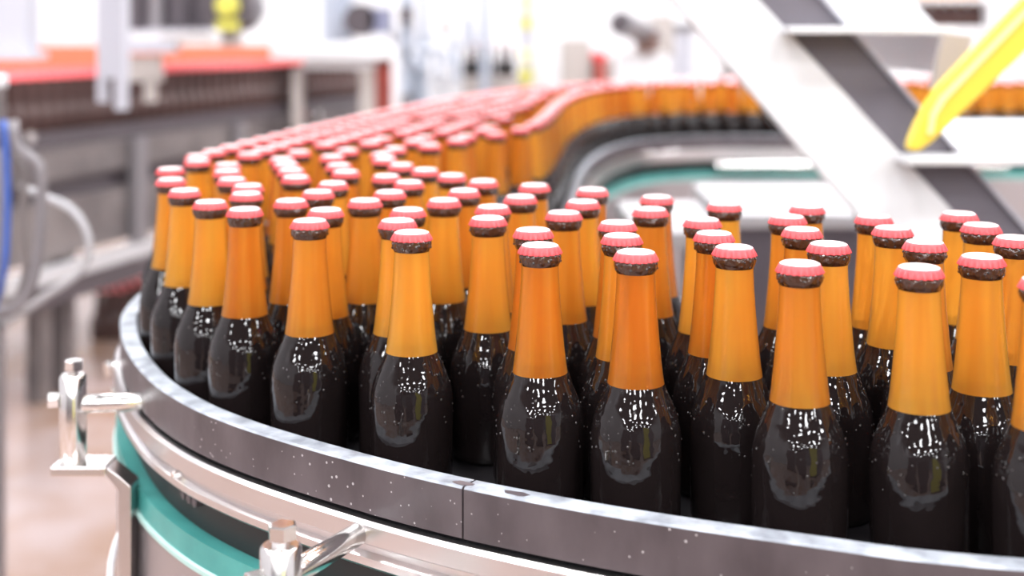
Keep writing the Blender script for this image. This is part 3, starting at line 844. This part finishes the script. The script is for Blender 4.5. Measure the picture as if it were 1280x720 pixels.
# things standing inside the loop of the conveyor
e = empty('drip_cabinet', (0.72, 2.72 * K, 0), 'dark grey low cabinet standing inside the conveyor loop', 'cabinet')
MB().box(0.49, 0.98, 2.5 * K, 2.95 * K, 0, 0.83).build('cabinet_body', M['dgrey'], e, 0.004)
MB().box(0.47, 1.0, 2.47 * K, 2.98 * K, 0.83, 0.86).build('cabinet_top', M['steel_soft'], e, 0.004)
e = empty('steel_table', (0.35, 2.6 * K, 0), 'narrow pale steel table inside the conveyor loop beside the dark cabinet', 'table')
MB().box(0.26, 0.455, 2.4 * K, 2.85 * K, 0.80, 0.835).build('table_top', M['steel_soft'], e, 0.003)
for x in (0.265, 0.42):
    for y in (2.41 * K, 2.81 * K):
        MB().box(x, x + 0.03, y, y + 0.03, 0, 0.80).build('leg', M['steel_soft'], e)
MB().box(0.27, 0.445, 2.45 * K, 2.8 * K, 0.12, 0.6).build('lower_box', M['white'], e)
MB().cyl((0.62, 3.462 * K, 0.85), (1.5, 3.462 * K, 0.85), 0.012, n=12).build('steel_pipe', M['steel_bright'], conv)
for x in (0.7, 1.1, 1.4):
    MB().cyl((x, 3.455 * K, 0.85), (x, 3.51 * K, 0.85), 0.008, n=10).build('pipe_stub', M['steel_bright'], conv)

# ------------------------------------------------------------------ left edge: control box, cables, hoses
e = empty('control_box', P(-5, 250, 2.1), 'grey control box at the left picture edge with cables below', 'box')
a = P(-70, 98, 2.1); c = P(2, 190, 2.1)
MB().box(a.x, c.x, 2.1 * K, 2.1 * K + 0.04, c.z, a.z).build('box_body', M['warmgrey'], e, 0.02)
MB().box(a.x, c.x - 0.005, 2.09 * K, 2.09 * K + 0.06, a.z - 0.02, a.z + 0.006).build('box_lid', M['white'], e, 0.006)
pf(MB(), -60, 190, -14, 2.14, 0.08).build('stand', M['grey'], e)
tag(MB().tube(catmull([P(4, 150, 2.05), P(8, 200, 2.05), P(9, 270, 2.05), P(4, 345, 2.05), P(-14, 400, 2.1)], 0.02), 0.0062).build('blue_cable', M['blue']), 'blue cable hanging down the left picture edge', 'cable')
for q, (pts, r, m, lab) in enumerate((
        ([P(16, 150, 2.1), P(22, 185, 2.1), P(48, 205, 2.1), P(52, 260, 2.1), P(46, 330, 2.1), P(30, 375, 2.1), P(5, 390, 2.1), P(-20, 380, 2.12)], 0.010, 'hosegrey', 'thick grey hose looping down beside the control box'),
        ([P(14, 185, 2.15), P(30, 215, 2.15), P(28, 280, 2.15), P(34, 330, 2.15), P(20, 372, 2.15), P(-12, 376, 2.15)], 0.007, 'warmgrey', 'thin grey hose hanging inside the grey hose loop'),
        ([P(24, 232, 2.2), P(60, 247, 2.2), P(88, 260, 2.2), P(106, 283, 2.2), P(112, 312, 2.2), P(100, 340, 2.2), P(60, 368, 2.2), P(25, 392, 2.2), P(-15, 420, 2.2)], 0.0075, 'hose', 'clear milky hose bowing out in a wide arc at left'))):
    tag(MB().tube(catmull(pts, 0.02), r).build('hose', M[m]), lab, 'hose')

# a pack of bottles left standing on the floor behind the bend
for r in range(5):
    for q in range(3):
        x = (126 + q * 13 - 640) * 4.7 * K / F + 0.012 * r; y = 4.68 * K + r * 0.068
        o = empty('beer_bottle', (x, y, 0), 'small red-capped bottle in the floor pack behind the bend, %s row, %s' % (LN[r], ('left', 'middle', 'right')[q]), 'bottle', 'bottles standing on the floor')
        for nm, me in (('neck', NECK_D), ('body', BODY_S), ('crown_cap', CAP_R)):
            c = bpy.data.objects.new(nm, me); col.objects.link(c); c.parent = o

# ------------------------------------------------------------------ unseen cabinets added behind the photographer to darken and shape bottle reflections
for q, (x0, x1, y, h, m, lab) in enumerate(((-2.6, -1.1, -1.9, 1.75, 'dark', 'dark tall unseen cabinet added behind the photographer for reflections, leftmost of three'), (-0.75, 0.35, -2.3, 1.5, 'dark', 'dark unseen cabinet added behind the photographer for reflections, in the middle of three'), (0.8, 2.6, -2.0, 1.7, 'dgrey', 'dark grey unseen cabinet added behind the photographer for reflections, rightmost of three'))):
    e = empty('reflection_cabinet', ((x0 + x1) / 2, y, 0), lab, 'cabinet', 'unseen cabinets added behind the photographer')
    MB().box(x0, x1, y - 0.5, y, 0.1, h).build('cabinet_body', M[m], e, 0.01)
    MB().box(x0 + 0.02, x1 - 0.02, y - 0.48, y - 0.02, 0, 0.1).build('plinth', M['black'], e)
    n = 2
    for k in range(n):
        a = x0 + 0.03 + k * (x1 - x0 - 0.03) / n; c = a + (x1 - x0 - 0.03) / n - 0.03
        d = MB().box(a, c, y, y + 0.02, 0.14, h - 0.04).build('door', M['lime'] if (q == 2 and k == 0) else M[m], e, 0.004)  # yellow-green door added to give the bottles upright yellow-green reflections
        MB().box(c - 0.07, c - 0.04, y + 0.02, y + 0.04, 0.8, 0.95).build('handle', M['steel_bright'], d)
